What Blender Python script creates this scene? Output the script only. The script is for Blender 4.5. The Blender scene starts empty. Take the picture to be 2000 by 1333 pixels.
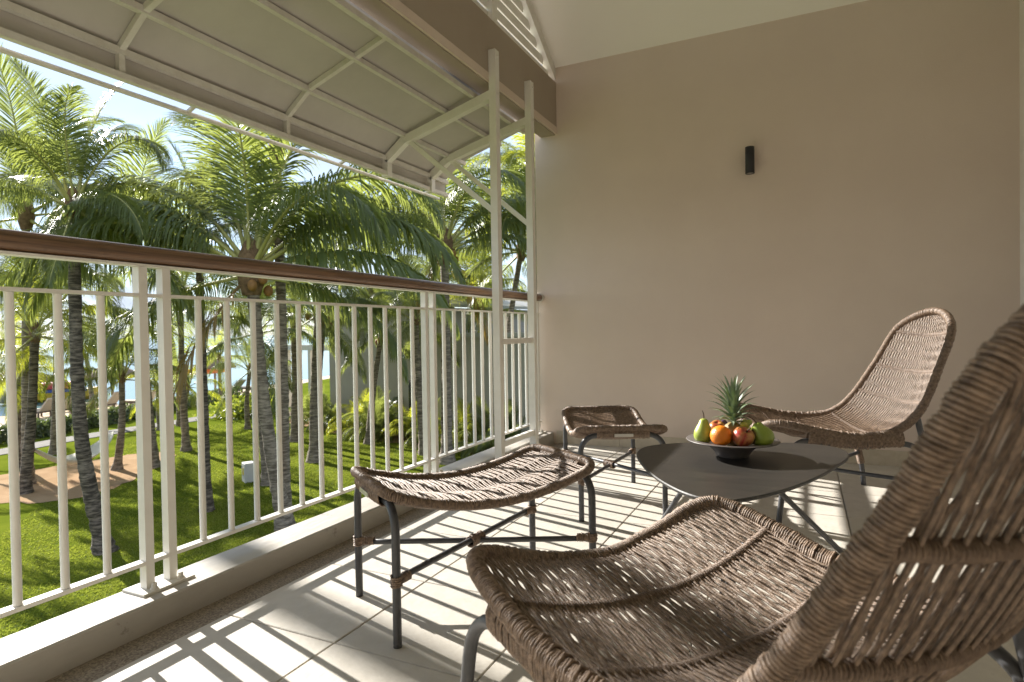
import bpy, math, random
import numpy as np
from mathutils import Vector, Matrix
random.seed(7); rng = np.random.default_rng(7)
sc = bpy.context.scene
R_ = math.radians

# ------------------------------------------------------------------ camera
YAW, PITCH, ROLL, FPX = 0.4472, -0.0165, 0.016, 1189.77
CAM = Vector((1.8426, -1.1285, 0.864))
fw = Vector((-math.sin(YAW)*math.cos(PITCH), math.cos(YAW)*math.cos(PITCH), math.sin(PITCH)))
rt = Vector((math.cos(YAW), math.sin(YAW), 0)); dn = fw.cross(rt)
rt, dn = rt*math.cos(ROLL)+dn*math.sin(ROLL), dn*math.cos(ROLL)-rt*math.sin(ROLL)
cd = bpy.data.cameras.new('camera'); cam = bpy.data.objects.new('camera', cd)
sc.collection.objects.link(cam); sc.camera = cam
cd.sensor_width = 36; cd.lens = FPX*36/2000; cd.clip_start = .02; cd.clip_end = 9000
m = Matrix((rt, -dn, -fw)).transposed().to_4x4(); m.translation = CAM; cam.matrix_world = m
cd.dof.use_dof = True; cd.dof.focus_distance = 2.3; cd.dof.aperture_fstop = 5.6
# ------------------------------------------------------------------ sky, sun, exposure
SUN = Vector((-1.86, 0.50, 1.0)).normalized()
EL = math.asin(SUN.z); AZ = math.atan2(SUN.x, SUN.y)
w = bpy.data.worlds.new('World'); sc.world = w; w.use_nodes = True
wn, wl = w.node_tree.nodes, w.node_tree.links; wn.clear()
sky = wn.new('ShaderNodeTexSky'); sky.sky_type = 'NISHITA'; sky.sun_disc = False
sky.sun_elevation = EL; sky.sun_rotation = AZ; sky.air_density = 1.0; sky.dust_density = .05; sky.ozone_density = 2.2
tc = wn.new('ShaderNodeTexCoord'); mp = wn.new('ShaderNodeMapping'); mp.inputs['Scale'].default_value = (1, 1, 2.6)
nz = wn.new('ShaderNodeTexNoise'); nz.inputs['Scale'].default_value = 3.2; nz.inputs['Detail'].default_value = 8; nz.inputs['Roughness'].default_value = .6
cr = wn.new('ShaderNodeValToRGB'); cr.color_ramp.elements[0].position = .30; cr.color_ramp.elements[1].position = .66; cr.color_ramp.elements[0].color = (.45, .45, .45, 1)
mx = wn.new('ShaderNodeMix'); mx.data_type = 'RGBA'; mx.inputs[7].default_value = (2.25, 2.55, 3.05, 1)
bg = wn.new('ShaderNodeBackground'); bg.inputs['Strength'].default_value = .062; wo = wn.new('ShaderNodeOutputWorld')
wl.new(tc.outputs['Generated'], mp.inputs['Vector']); wl.new(mp.outputs[0], nz.inputs['Vector']); wl.new(nz.outputs['Fac'], cr.inputs['Fac'])
wl.new(cr.outputs['Color'], mx.inputs[0]); wl.new(sky.outputs[0], mx.inputs[6]); wl.new(mx.outputs[2], bg.inputs['Color']); wl.new(bg.outputs[0], wo.inputs['Surface'])
sd = bpy.data.lights.new('sun', 'SUN'); sd.energy = 2.45; sd.angle = R_(.55); sd.color = (1, .955, .885)
so = bpy.data.objects.new('sun', sd); sc.collection.objects.link(so); so.rotation_euler = SUN.to_track_quat('Z', 'Y').to_euler()
vs = sc.view_settings; vs.view_transform = 'Standard'; vs.look = 'None'; vs.exposure = 2.52; vs.gamma = 1; vs.use_curve_mapping = False
sc.cycles.max_bounces = 14; sc.cycles.diffuse_bounces = 6; sc.cycles.transparent_max_bounces = 16

# ------------------------------------------------------------------ helpers
COL = sc.collection
def mk(name, V, F, mat=None, parent=None, smooth=False, loc=None):
    me = bpy.data.meshes.new(name); V = np.asarray(V, float).reshape(-1, 3)
    if isinstance(F, np.ndarray):
        n, k = F.shape
        me.vertices.add(len(V)); me.vertices.foreach_set('co', V.ravel())
        me.loops.add(n*k); me.loops.foreach_set('vertex_index', F.ravel().astype(np.int32))
        me.polygons.add(n); me.polygons.foreach_set('loop_start', np.arange(0, n*k, k, dtype=np.int32))
        me.update(calc_edges=True)
    else:
        me.from_pydata(V.tolist(), [], F); me.update()
    if smooth: me.polygons.foreach_set('use_smooth', np.ones(len(me.polygons), bool))
    if mat: me.materials.append(mat)
    return link(name, me, parent, loc)
def link(name, me, parent=None, loc=None):
    o = bpy.data.objects.new(name, me); COL.objects.link(o)
    if parent: o.parent = parent
    if loc is not None: o.location = loc
    return o
def tag(o, label=None, cat=None, group=None, kind=None):
    if label: o['label'] = label
    if cat: o['category'] = cat
    if group: o['group'] = group
    if kind: o['kind'] = kind
    return o
def thing(name, loc, label, cat, group=None, rz=0):
    o = bpy.data.objects.new(name, None); COL.objects.link(o); o.location = loc; o.rotation_euler = (0, 0, rz); o.empty_display_size = .1
    return tag(o, label, cat, group)
def box(x0, x1, y0, y1, z0, z1, bev=0):
    if bev <= 0:
        V = [(x, y, z) for z in (z0, z1) for y in (y0, y1) for x in (x0, x1)]
        return V, [(0, 2, 3, 1), (4, 5, 7, 6), (0, 1, 5, 4), (2, 6, 7, 3), (0, 4, 6, 2), (1, 3, 7, 5)]
    b = bev; V = []                                         # box with chamfered top edges and side edges
    for z, i in ((z0, 0), (z1-b, 0), (z1, b)):
        V += [(x0+i, y0+i, z), (x1-i, y0+i, z), (x1-i, y1-i, z), (x0+i, y1-i, z)]
    F = [(3, 2, 1, 0), (8, 9, 10, 11)]
    for k in (0, 4):
        for j in range(4): F.append((k+j, k+(j+1) % 4, k+4+(j+1) % 4, k+4+j))
    return V, F
def bx(name, a, mat, parent=None, bev=0):
    V, F = box(*a, bev=bev); return mk(name, V, F, mat, parent)
def join(parts):
    V, F, o = [], [], 0
    for v, f in parts:
        V += list(v); F += [tuple(i+o for i in q) for q in f]; o += len(v)
    return V, F
def tube(P, r, n=8, closed=False, cap=True, up=(0, 0, 1), flat=None):
    """quads of a tube along P; r scalar or per point; flat=(a,b) scales the two section axes"""
    P = np.asarray(P, float); N = len(P)
    T = np.roll(P, -1, 0)-np.roll(P, 1, 0) if closed else np.gradient(P, axis=0)
    T /= np.linalg.norm(T, axis=1)[:, None]+1e-12
    A = np.empty_like(P); a = np.array(up, float)
    if abs(T[0] @ a) > .9: a = np.array((1., 0, 0)) if abs(T[0][0]) < .9 else np.array((0, 1., 0))
    for i in range(N):
        a = a-T[i]*(a @ T[i]); a /= np.linalg.norm(a)+1e-12; A[i] = a
    B = np.cross(T, A); r = np.broadcast_to(np.asarray(r, float), (N,))
    fa, fb = flat or (1, 1); th = np.linspace(0, 2*np.pi, n, endpoint=False)
    V = (P[:, None]+r[:, None, None]*(fa*np.cos(th)[None, :, None]*A[:, None]+fb*np.sin(th)[None, :, None]*B[:, None])).reshape(-1, 3)
    i = np.arange(N if closed else N-1)[:, None]; j = np.arange(n)[None]; i2 = (i+1) % N; j2 = (j+1) % n
    F = np.stack([i*n+j, i*n+j2, i2*n+j2, i2*n+j], -1).reshape(-1, 4)
    if cap and not closed:
        c0, c1 = len(V), len(V)+1; V = np.vstack([V, P[0], P[-1]]); j = np.arange(n); j2 = (j+1) % n; b = (N-1)*n
        F = np.vstack([F, np.c_[j2, j, np.full(n, c0), np.full(n, c0)], np.c_[b+j, b+j2, np.full(n, c1), np.full(n, c1)]])
    return V, F
def cat(L):
    V, F, o = [], [], 0
    for v, f in L: V.append(v); F.append(f+o); o += len(v)
    return np.vstack(V), np.vstack(F)
def tri_fix(F): return [tuple(q[:3]) if q[2] == q[3] else tuple(q) for q in F.tolist()]
def mt(name, VF, mat, parent=None, smooth=True):
    V, F = VF; return mk(name, V, tri_fix(F), mat, parent, smooth) if len(F) < 6000 else mk(name, V, F, mat, parent, smooth)
def nocap(P, r, n=6, **k): return tube(P, r, n, cap=False, **k)
def spl(pts, n=40, closed=False):
    P = np.asarray(pts, float); K = len(P)
    Q = np.vstack([P[-1], P, P[:2]]) if closed else np.vstack([2*P[0]-P[1], P, 2*P[-1]-P[-2]])
    t = np.linspace(0, K if closed else K-1, n, endpoint=not closed); t = np.minimum(t, (K if closed else K-1)-1e-9)
    i = t.astype(int); u = (t-i)[:, None]; a, b, c, d = Q[i], Q[i+1], Q[i+2], Q[i+3]
    return .5*(2*b+(c-a)*u+(2*a-5*b+4*c-d)*u**2+(3*b-a-3*c+d)*u**3)
def resample(P, step, closed=False):
    P = np.asarray(P); P = np.vstack([P, P[:1]]) if closed else P
    s = np.r_[0, np.cumsum(np.linalg.norm(np.diff(P, axis=0), axis=1))]; n = max(2, int(round(s[-1]/step)))
    t = np.linspace(0, s[-1], n+1); Q = np.c_[[np.interp(t, s, P[:, k]) for k in range(3)]].T
    return Q[:-1] if closed else Q
def helix(P, rad, pitch, cord, per=9, sides=5, closed=False, flat=(1, 1), up=(0, 0, 1), jit=.12):
    """cord wound round the path P"""
    Q = resample(P, pitch/per, closed); N = len(Q)
    T = np.roll(Q, -1, 0)-np.roll(Q, 1, 0) if closed else np.gradient(Q, axis=0)
    T /= np.linalg.norm(T, axis=1)[:, None]; a = np.array(up, float); A = np.empty_like(Q)
    if abs(T[0] @ a) > .9: a = np.array((1., 0, 0))
    for i in range(N):
        a = a-T[i]*(a @ T[i]); a /= np.linalg.norm(a); A[i] = a
    B = np.cross(T, A); ph = 2*np.pi*np.arange(N)/per
    k = 1+jit*np.interp(np.arange(N), np.arange(0, N+per, per), rng.normal(0, .5, len(np.arange(0, N+per, per))).clip(-1, 1))
    rad = np.broadcast_to(np.asarray(rad, float), (N,)) if np.ndim(rad) == 0 else np.interp(np.linspace(0, 1, N), np.linspace(0, 1, len(rad)), rad)
    H = Q+(rad*k)[:, None]*(flat[0]*np.cos(ph)[:, None]*A+flat[1]*np.sin(ph)[:, None]*B)
    Rd = H-Q; Rd /= np.linalg.norm(Rd, axis=1)[:, None]
    Th = np.gradient(H, axis=0); Th /= np.linalg.norm(Th, axis=1)[:, None]
    S = np.cross(Th, Rd); th = np.linspace(0, 2*np.pi, sides, endpoint=False)
    V = (H[:, None]+cord*(np.cos(th)[None, :, None]*Rd[:, None]+np.sin(th)[None, :, None]*S[:, None])).reshape(-1, 3)
    i = np.arange(N-1)[:, None]; j = np.arange(sides)[None]; j2 = (j+1) % sides
    return V, np.stack([i*sides+j, i*sides+j2, (i+1)*sides+j2, (i+1)*sides+j], -1).reshape(-1, 4)
def lathe(prof, n=32):
    V, F = [], []
    for r, z in prof:
        for k in range(n): a = 2*math.pi*k/n; V.append((r*math.cos(a), r*math.sin(a), z))
    for i in range(len(prof)-1):
        for k in range(n): F.append((i*n+k, i*n+(k+1) % n, (i+1)*n+(k+1) % n, (i+1)*n+k))
    return np.array(V), np.array(F)

# ------------------------------------------------------------------ materials
def mat(name, col, rough=.6, col2=None, scale=8, detail=5, bump=0, bscale=60, spec=.5, metal=0, stretch=(1, 1, 1), lo=.35, hi=.65, obj_rand=0, coords='Object', coat=0, chips=None):
    m = bpy.data.materials.new(name); m.use_nodes = True; nt = m.node_tree; n, l = nt.nodes, nt.links
    b = n['Principled BSDF']; b.inputs['Roughness'].default_value = rough; b.inputs['Metallic'].default_value = metal
    b.inputs['Specular IOR Level'].default_value = spec; b.inputs['Coat Weight'].default_value = coat
    c4 = lambda c: (*c, 1)
    tcn = n.new('ShaderNodeTexCoord'); mpn = n.new('ShaderNodeMapping'); mpn.inputs['Scale'].default_value = stretch
    l.new(tcn.outputs[coords], mpn.inputs['Vector'])
    out = None
    if col2:
        t = n.new('ShaderNodeTexNoise'); t.inputs['Scale'].default_value = scale; t.inputs['Detail'].default_value = detail; t.inputs['Roughness'].default_value = .62
        l.new(mpn.outputs[0], t.inputs['Vector'])
        r = n.new('ShaderNodeValToRGB'); r.color_ramp.elements[0].position = lo; r.color_ramp.elements[1].position = hi
        r.color_ramp.elements[0].color = c4(col); r.color_ramp.elements[1].color = c4(col2)
        l.new(t.outputs['Fac'], r.inputs['Fac']); out = r.outputs['Color']
    else: b.inputs['Base Color'].default_value = c4(col)
    if obj_rand and out:
        oi = n.new('ShaderNodeObjectInfo'); hs = n.new('ShaderNodeHueSaturation'); mr = n.new('ShaderNodeMapRange')
        mr.inputs['To Min'].default_value = 1-obj_rand; mr.inputs['To Max'].default_value = 1+obj_rand
        l.new(oi.outputs['Random'], mr.inputs['Value']); l.new(mr.outputs[0], hs.inputs['Value']); l.new(out, hs.inputs['Color']); out = hs.outputs['Color']
    if chips and out:                                       # sparse worn spots: (colour, scale, threshold)
        t3 = n.new('ShaderNodeTexNoise'); t3.inputs['Scale'].default_value = chips[1]; t3.inputs['Detail'].default_value = 7; t3.inputs['Roughness'].default_value = .7
        l.new(tcn.outputs[coords], t3.inputs['Vector']); r3 = n.new('ShaderNodeValToRGB'); r3.color_ramp.elements[0].position = chips[2]; r3.color_ramp.elements[1].position = chips[2]+.03
        l.new(t3.outputs['Fac'], r3.inputs['Fac']); m3 = n.new('ShaderNodeMix'); m3.data_type = 'RGBA'; m3.inputs[7].default_value = c4(chips[0])
        l.new(r3.outputs['Color'], m3.inputs[0]); l.new(out, m3.inputs[6]); out = m3.outputs[2]
    if out: l.new(out, b.inputs['Base Color'])
    if bump:
        t2 = n.new('ShaderNodeTexNoise'); t2.inputs['Scale'].default_value = bscale; t2.inputs['Detail'].default_value = 6
        bp = n.new('ShaderNodeBump'); bp.inputs['Strength'].default_value = bump; bp.inputs['Distance'].default_value = .01
        l.new(mpn.outputs[0], t2.inputs['Vector']); l.new(t2.outputs['Fac'], bp.inputs['Height']); l.new(bp.outputs[0], b.inputs['Normal'])
    m['out'] = 1
    return m
def leafmat(name, col, col2, trans, tw=.4, rough=.35, rand=.25, scale=3):
    m = mat(name, col, rough, col2, scale=scale, obj_rand=rand, spec=.45); nt = m.node_tree; n, l = nt.nodes, nt.links
    b = n['Principled BSDF']; t = n.new('ShaderNodeBsdfTranslucent'); t.inputs['Color'].default_value = (*trans, 1)
    mxs = n.new('ShaderNodeMixShader'); mxs.inputs[0].default_value = tw
    l.new(b.outputs[0], mxs.inputs[1]); l.new(t.outputs[0], mxs.inputs[2]); l.new(mxs.outputs[0], n['Material Output'].inputs['Surface'])
    return m
M = {}
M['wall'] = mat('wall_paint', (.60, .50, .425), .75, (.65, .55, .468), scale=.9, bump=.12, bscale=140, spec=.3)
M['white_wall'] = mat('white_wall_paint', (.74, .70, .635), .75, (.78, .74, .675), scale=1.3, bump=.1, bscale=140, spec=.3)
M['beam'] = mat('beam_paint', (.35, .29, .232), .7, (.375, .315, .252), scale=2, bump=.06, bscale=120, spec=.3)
M['ceil'] = mat('ceiling_paint', (.82, .79, .73), .8, (.84, .81, .75), scale=1, bump=.05, bscale=150, spec=.3)
M['white'] = mat('white_paint', (.75, .73, .68), .42, (.70, .675, .62), scale=9, detail=8, bump=.05, bscale=70)
M['white2'] = mat('weathered_white_paint', (.66, .64, .585), .5, (.58, .55, .49), scale=14, detail=8, bump=.08, bscale=60, chips=((.16, .11, .075), 9, .70))
M['panel'] = mat('canopy_panel', (.43, .40, .365), .65, (.50, .468, .43), scale=1.7, detail=9, bump=.03, bscale=40)
M['flash'] = mat('flashing_metal', (.66, .68, .72), .3, (.56, .58, .63), scale=3, metal=.35)
M['kerb'] = mat('kerb_paint', (.35, .322, .28), .6, (.42, .39, .345), scale=5, detail=9, bump=.25, bscale=35, stretch=(1, .35, 1), chips=((.27, .245, .21), 7, .62))
M['tile'] = mat('floor_tile', (.475, .44, .38), .55, (.56, .525, .465), scale=14, detail=12, bump=.12, bscale=55, obj_rand=.07, lo=.3, hi=.7, chips=((.40, .36, .30), 3.5, .64))
M['grout'] = mat('grout', (.28, .245, .20), .9, (.36, .32, .265), scale=40)
M['aggr'] = mat('aggregate', (.13, .105, .08), .85, (.42, .36, .28), scale=160, detail=3, bump=.5, bscale=160, lo=.35, hi=.75)
M['skirt'] = mat('skirting_tile', (.46, .395, .295), .5, (.52, .455, .35), scale=30, detail=8, bump=.08, bscale=60)
M['wood'] = mat('handrail_wood', (.085, .046, .025), .38, (.23, .130, .070), scale=5, detail=12, stretch=(16, .5, 16), bump=.2, bscale=22, coat=.15)
M['char'] = mat('charcoal_metal', (.045, .046, .05), .42, (.062, .062, .066), scale=30, bump=.04, bscale=120)
M['cord'] = mat('resin_cord', (.085, .054, .035), .5, (.31, .22, .155), scale=95, detail=3, bump=.3, bscale=350, lo=.28, hi=.74)
M['cord2'] = mat('resin_cord_dark', (.085, .053, .034), .55, (.21, .142, .096), scale=70, detail=4, bump=.3, bscale=350, lo=.25, hi=.75)
M['ttop'] = mat('table_laminate', (.017, .015, .013), .45, (.030, .026, .022), scale=4, detail=9, stretch=(1, 7, 1), bump=.06, bscale=30)
M['tedge'] = mat('table_edge', (.17, .15, .125), .55, (.22, .19, .16), scale=20)
M['bowl'] = mat('bowl_ceramic', (.095, .083, .080), .42, (.115, .10, .096), scale=12, bump=.03)
M['lamp'] = mat('lamp_black', (.012, .012, .013), .45)
M['lens'] = mat('lamp_glass', (.45, .42, .38), .2)
M['steel'] = mat('label_steel', (.55, .53, .5), .35, metal=.8)
M['rubber'] = mat('rubber', (.02, .02, .02), .7)
M['orange'] = mat('orange_peel', (.80, .25, .012), .38, (.74, .20, .01), scale=6, bump=.25, bscale=220)
M['apple'] = mat('apple_skin', (.32, .028, .022), .3, (.55, .33, .09), scale=9, detail=7, stretch=(5, 5, 1), lo=.38, hi=.72)
M['pear'] = mat('pear_skin', (.27, .34, .045), .38, (.36, .40, .08), scale=7, bump=.05, bscale=120)
M['pear2'] = mat('pear_skin_green', (.19, .27, .025), .38, (.27, .33, .04), scale=7, bump=.05, bscale=120)
M['kiwi'] = mat('kiwi_skin', (.115, .075, .032), .85, (.18, .12, .055), scale=40, bump=.4, bscale=300)
M['plum'] = mat('plum_skin', (.06, .02, .06), .4, (.16, .10, .18), scale=5)
M['grape'] = mat('grape_skin', (.36, .42, .06), .22, (.42, .46, .10), scale=10)
M['stem'] = mat('fruit_stem', (.07, .04, .02), .8)
M['pine'] = mat('pineapple_skin', (.30, .20, .05), .6, (.17, .14, .05), scale=40, bump=.4, bscale=90)
M['pleaf'] = leafmat('pineapple_leaf', (.14, .19, .12), (.23, .28, .19), (.16, .24, .05), .12, .45, .2, scale=30)
M['frond'] = leafmat('palm_leaflet', (.068, .092, .040), (.105, .135, .060), (.42, .48, .10), .40, .34, .30)
M['frond_y'] = leafmat('sunlit_palm_leaflet', (.08, .12, .02), (.13, .16, .028), (.58, .60, .05), .48, .36, .25)  # yellower copy of the leaflet, with the sunlit look put into its colour
M['dry'] = leafmat('dry_leaflet', (.20, .13, .045), (.30, .20, .06), (.5, .34, .08), .3, .6, .3)
M['rachis'] = mat('palm_rachis', (.36, .35, .11), .45, (.44, .41, .15), scale=5)
M['trunk'] = mat('palm_bark', (.10, .077, .055), .9, (.38, .315, .245), scale=5, detail=7, stretch=(1, 1, 5.5), bump=.9, bscale=16, lo=.40, hi=.66)
M['trunk_d'] = mat('palm_bark_dark', (.046, .035, .026), .9, (.29, .235, .185), scale=5, detail=7, stretch=(1, 1, 5.5), bump=.9, bscale=16, lo=.43, hi=.68)
M['boot'] = mat('palm_fibre', (.11, .062, .03), .9, (.24, .15, .08), scale=14, detail=7, bump=.8, bscale=30)
M['nut'] = mat('coconut_husk', (.34, .17, .05), .7, (.24, .12, .04), scale=8)
M['grass'] = mat('lawn_grass', (.078, .110, .011), .9, (.145, .172, .020), scale=.9, detail=12, bump=.6, bscale=26, spec=0.0, lo=.30, hi=.70)
M['sand'] = mat('red_sand', (.32, .215, .13), .95, (.41, .285, .18), scale=1.6, detail=9, bump=.5, bscale=20, spec=0)
M['beach'] = mat('beach_sand', (.58, .48, .36), .95, (.66, .56, .43), scale=.8, detail=9, bump=.6, bscale=6, spec=0)
M['path'] = mat('path_concrete', (.16, .148, .135), .9, (.21, .195, .18), scale=4, detail=8, bump=.2, spec=.1)
M['sea'] = mat('sea_water', (.030, .115, .165), .16, (.05, .17, .22), scale=.05, bump=.55, bscale=.9, spec=.5, stretch=(1, .35, 1))
M['render'] = mat('grey_render', (.36, .33, .285), .85, (.40, .37, .325), scale=.8, detail=7, bump=.1, bscale=30)
M['roof'] = mat('roof_sheet', (.34, .33, .31), .7, (.42, .41, .38), scale=3)
M['thatch'] = mat('thatch', (.16, .115, .075), .95, (.30, .23, .16), scale=12, detail=8, stretch=(1, 1, .3), bump=1, bscale=30)
M['post'] = mat('timber_post', (.20, .15, .11), .8, (.28, .22, .16), scale=6, stretch=(1, 1, .2))
M['loung'] = mat('lounger_wicker', (.10, .075, .055), .7, (.16, .12, .09), scale=30)
M['fabric'] = mat('lounger_fabric', (.46, .38, .28), .85, (.5, .42, .32), scale=20)
M['bred'] = mat('boat_red', (.42, .04, .05), .4); M['byel'] = mat('boat_yellow', (.70, .45, .05), .4); M['bblu'] = mat('boat_blue', (.03, .06, .22), .4)
M['kay'] = mat('kayak_orange', (.65, .16, .04), .4); M['hull'] = mat('board_white', (.75, .74, .70), .35)
M['util'] = mat('utility_box_grey', (.5, .5, .48), .6, (.55, .55, .52), scale=8); M['sticker'] = mat('warning_yellow', (.7, .5, .03), .5)
M['ham'] = mat('hammock_cotton', (.62, .58, .5), .85, (.7, .66, .58), scale=30)
M['blade'] = leafmat('grass_blade', (.080, .112, .014), (.185, .185, .034), (.36, .41, .05), .40, .9, 0, scale=.45)
M['hedge'] = leafmat('hedge_leaf', (.09, .115, .055), (.15, .175, .09), (.2, .26, .06), .25, .5, .2)
M['bush'] = leafmat('bush_leaf', (.10, .16, .02), (.17, .21, .03), (.45, .5, .05), .35, .45, .25)
M['blueb'] = mat('blue_plastic', (.02, .08, .4), .4); M['glass'] = mat('window_glass', (.03, .035, .04), .05)

# ------------------------------------------------------------------ ground and sea
GZ = -2.7
def sheet(name, pts, z, m, thick=0):
    return tag(mk(name, [(x, y, z) for x, y in pts], [tuple(range(len(pts)))], m), kind='structure')
lawn = sheet('lawn', [(-3500, -3500), (3500, -3500), (3500, 3500), (-3500, 3500)], GZ, M['grass'])
tag(lawn, 'mown green lawn dappled with palm shadows', 'lawn')
tag(sheet('beach', [(-23.4, -60), (-23.3, 9), (-24.0, 13), (-25.2, 16.5), (-26.4, 19.5), (-28.6, 25), (-31, 32), (-40, 60), (-60, 120), (-120, 120), (-120, -60)], GZ+.006, M['beach']), 'pale sandy beach between the hedge and the sea', 'beach')
shore = [(-3400, -3400), (-40, -3400), (-34, -60), (-32.6, 0), (-32.2, 10), (-31.6, 13.5), (-30.9, 16.5), (-30.8, 19.5), (-30.9, 23), (-31.6, 28), (-35, 40), (-45, 80), (-60, 3400), (-3400, 3400)]
tag(sheet('sea', shore, GZ+.014, M['sea']), 'bright rippled blue sea reaching the horizon', 'sea')
pc = spl([(-19.5, -4), (-20.3, 3), (-20.9, 8.6), (-21.45, 11.2), (-21.6, 14), (-21.8, 17.6), (-23.0, 20.5), (-25, 23.5)], 40)
V = []; F = []
for i, (x, y) in enumerate(pc):
    V += [(x-.55, y, GZ+.02), (x+.55, y, GZ+.02), (x+.55, y, GZ-.05), (x-.55, y, GZ-.05)]
    if i: a = (i-1)*4; F += [(a, a+1, a+5, a+4), (a+1, a+2, a+6, a+5), (a+3, a, a+4, a+7)]
tag(mk('path', V, F, M['path']), 'narrow grey concrete path crossing the lawn', 'path', kind='structure')
def blob(cx, pts, n=70, wob=.12):
    P = spl([(x, y, 0) for x, y in pts], n, closed=True); r = np.random.default_rng(3)
    return [(x+r.normal(0, wob*.5), y+r.normal(0, wob*.5)) for x, y, _ in P]
tag(sheet('sand_patch', blob(0, [(-14.9, 5.2), (-13.0, 6.4), (-12.9, 7.6), (-13.6, 8.9), (-14.6, 10.3), (-15.6, 11.1), (-16.6, 10.6), (-16.8, 9.2), (-17.1, 7.6), (-17.2, 5.5), (-16.4, 4.3)]), GZ+.008, M['sand']), 'brown sandy patch under the palms by the hammock', 'sand')
tag(sheet('bare_soil', blob(0, [(-19, 19.2), (-17.7, 17.5), (-15.6, 16.5), (-13.4, 15.8), (-11.2, 15.2), (-9, 14.9), (-7.2, 14.4), (-5.6, 13.8), (-4.2, 15.2), (-6.0, 19), (-14, 21)], wob=.2), GZ+.007, M['sand']), 'strip of bare brown soil along the grey building', 'soil')

gr_ = np.random.default_rng(11); n = 420000
gx = gr_.uniform(-19.5, -3.2, n); gy = gr_.uniform(1.5, 16.5, n); dist = np.hypot(gx-1.84, gy+1.13)
keep = (gr_.uniform(0, 1, n) < (9.5/dist)**1.5) & (gy > -.95*(gx+3)-3.2) & (gx < -.9*(gy-16)*.6-4.5+4)
sp_ = np.array(blob(0, [(-14.9, 5.2), (-13.0, 6.4), (-12.9, 7.6), (-13.6, 8.9), (-14.6, 10.3), (-15.6, 11.1), (-16.6, 10.6), (-16.8, 9.2), (-17.1, 7.6), (-17.2, 5.5), (-16.4, 4.3)]))
def inside(px, py, poly):
    r = np.zeros(len(px), bool)
    for (xa, ya), (xb, yb) in zip(poly, np.roll(poly, -1, 0)): r ^= ((ya > py) != (yb > py)) & (px < (xb-xa)*(py-ya)/(yb-ya+1e-12)+xa)
    return r
keep &= ~inside(gx, gy, sp_); gx, gy = gx[keep], gy[keep]; n = len(gx)
a = gr_.uniform(0, 6.28, n); hh = gr_.uniform(.012, .034, n); wv = .007+.006*gr_.uniform(0, 1, n); lx, ly = gr_.normal(0, .02, n), gr_.normal(0, .02, n)
V = np.stack([np.c_[gx-np.cos(a)*wv, gy-np.sin(a)*wv, np.full(n, GZ)], np.c_[gx+np.cos(a)*wv, gy+np.sin(a)*wv, np.full(n, GZ)], np.c_[gx+lx, gy+ly, GZ+hh]], 1).reshape(-1, 3)
tag(mk('grass', V, np.arange(n*3).reshape(-1, 3), M['blade']), 'short blades of mown lawn grass', 'grass', kind='stuff')

# ------------------------------------------------------------------ balcony shell
YW, YB, XF = 3.2225, -1.72, 2.945
fl = tag(bx('balcony_floor', (.10, XF+.2, YB-.2, YW+.2, -.30, -.014), M['grout']), 'cream stone tile floor of the balcony', 'floor', kind='structure')
xe = [.2193, .652, 1.1055, 1.559, 2.0125, 2.466, XF]; ye = [YW]+[.1745+.4525*k for k in range(6, -5, -1)]+[YB]
cache = {}
for i in range(len(xe)-1):
    for j in range(len(ye)-1):
        a, b = round(xe[i+1]-xe[i]-.004, 4), round(ye[j]-ye[j+1]-.004, 4)
        if b < .03: continue
        if (a, b) not in cache:
            v, f = box(-a/2, a/2, -b/2, b/2, -.012, 0, bev=.0022); o = mk('tile', v, f, M['tile'], fl); cache[a, b] = o.data
        else: o = link('tile', cache[a, b], fl)
        o.location = ((xe[i]+xe[i+1])/2, (ye[j]+ye[j+1])/2, random.uniform(-.0005, .0005)); o.rotation_euler = (random.uniform(-.0011, .0011), random.uniform(-.0011, .0011), 0)
bx('drain_strip', (.10, .2163, YB, YW, -.0139, -.0045), M['aggr'], fl)
# kerb with worn edge
n = 120; yy = np.linspace(YB, YW, n); V = []; F = []
for k, y in enumerate(yy):
    j1, j2 = random.uniform(-.0012, .0012), random.uniform(-.0012, .0012)
    for x, z in ((-.065, -.35), (-.065, .074), (-.060+j2, .080), (.095+j1, .080), (.1015+j1, .0745), (.1035, -.0135), (.0995, -.35)): V.append((x, y, z))
    if k:
        a = (k-1)*7; F += [(a+i, a+i+7, a+(i+1) % 7+7, a+(i+1) % 7) for i in range(7)]
F += [tuple(range(7))[::-1], tuple(range((n-1)*7, n*7))]
tag(mk('kerb', V, F, M['kerb']), 'low painted concrete kerb under the white railing', 'kerb')
# party wall with stone skirting, facade, rear wall
def rise(y): return 2.853+.64*(YW-y)
wl_ = thing('side_wall', (0, YW, 0), 'tall plain tan wall closing the end of the balcony', 'wall')
mk('wall', *box(-.022, XF+.3, 0, .22, -.35, 2.853), M['wall'], wl_)
wx = -.0; xs = [.125, .62, 1.105, 1.59, 2.075, 2.56, XF]
for a, b in zip(xs, xs[1:]): mk('skirting_tile', *box(a+.0015, b-.0015, -.009, -.0004, .001, .096, bev=.003), M['skirt'], wl_)
tag(bx('facade_wall', (XF, XF+.25, YB-.3, YW, -.3, 5.2), M['white_wall']), 'pale facade wall at the inner side of the balcony', 'wall')
tag(bx('rear_wall', (-.022, XF, YB-.25, YB, -.3, 4.6), M['white_wall']), 'pale wall closing the opposite end of the balcony', 'wall')
YR = (YW+YB)/2; ZR = rise(YR)
t = .12
V = [(.128, YW, 2.853), (XF+.3, YW, 2.853), (XF+.3, YR, ZR), (.128, YR, ZR), (XF+.3, YB, 2.853), (.128, YB, 2.853)]
V += [(x, y, z+t) for x, y, z in V]
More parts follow.
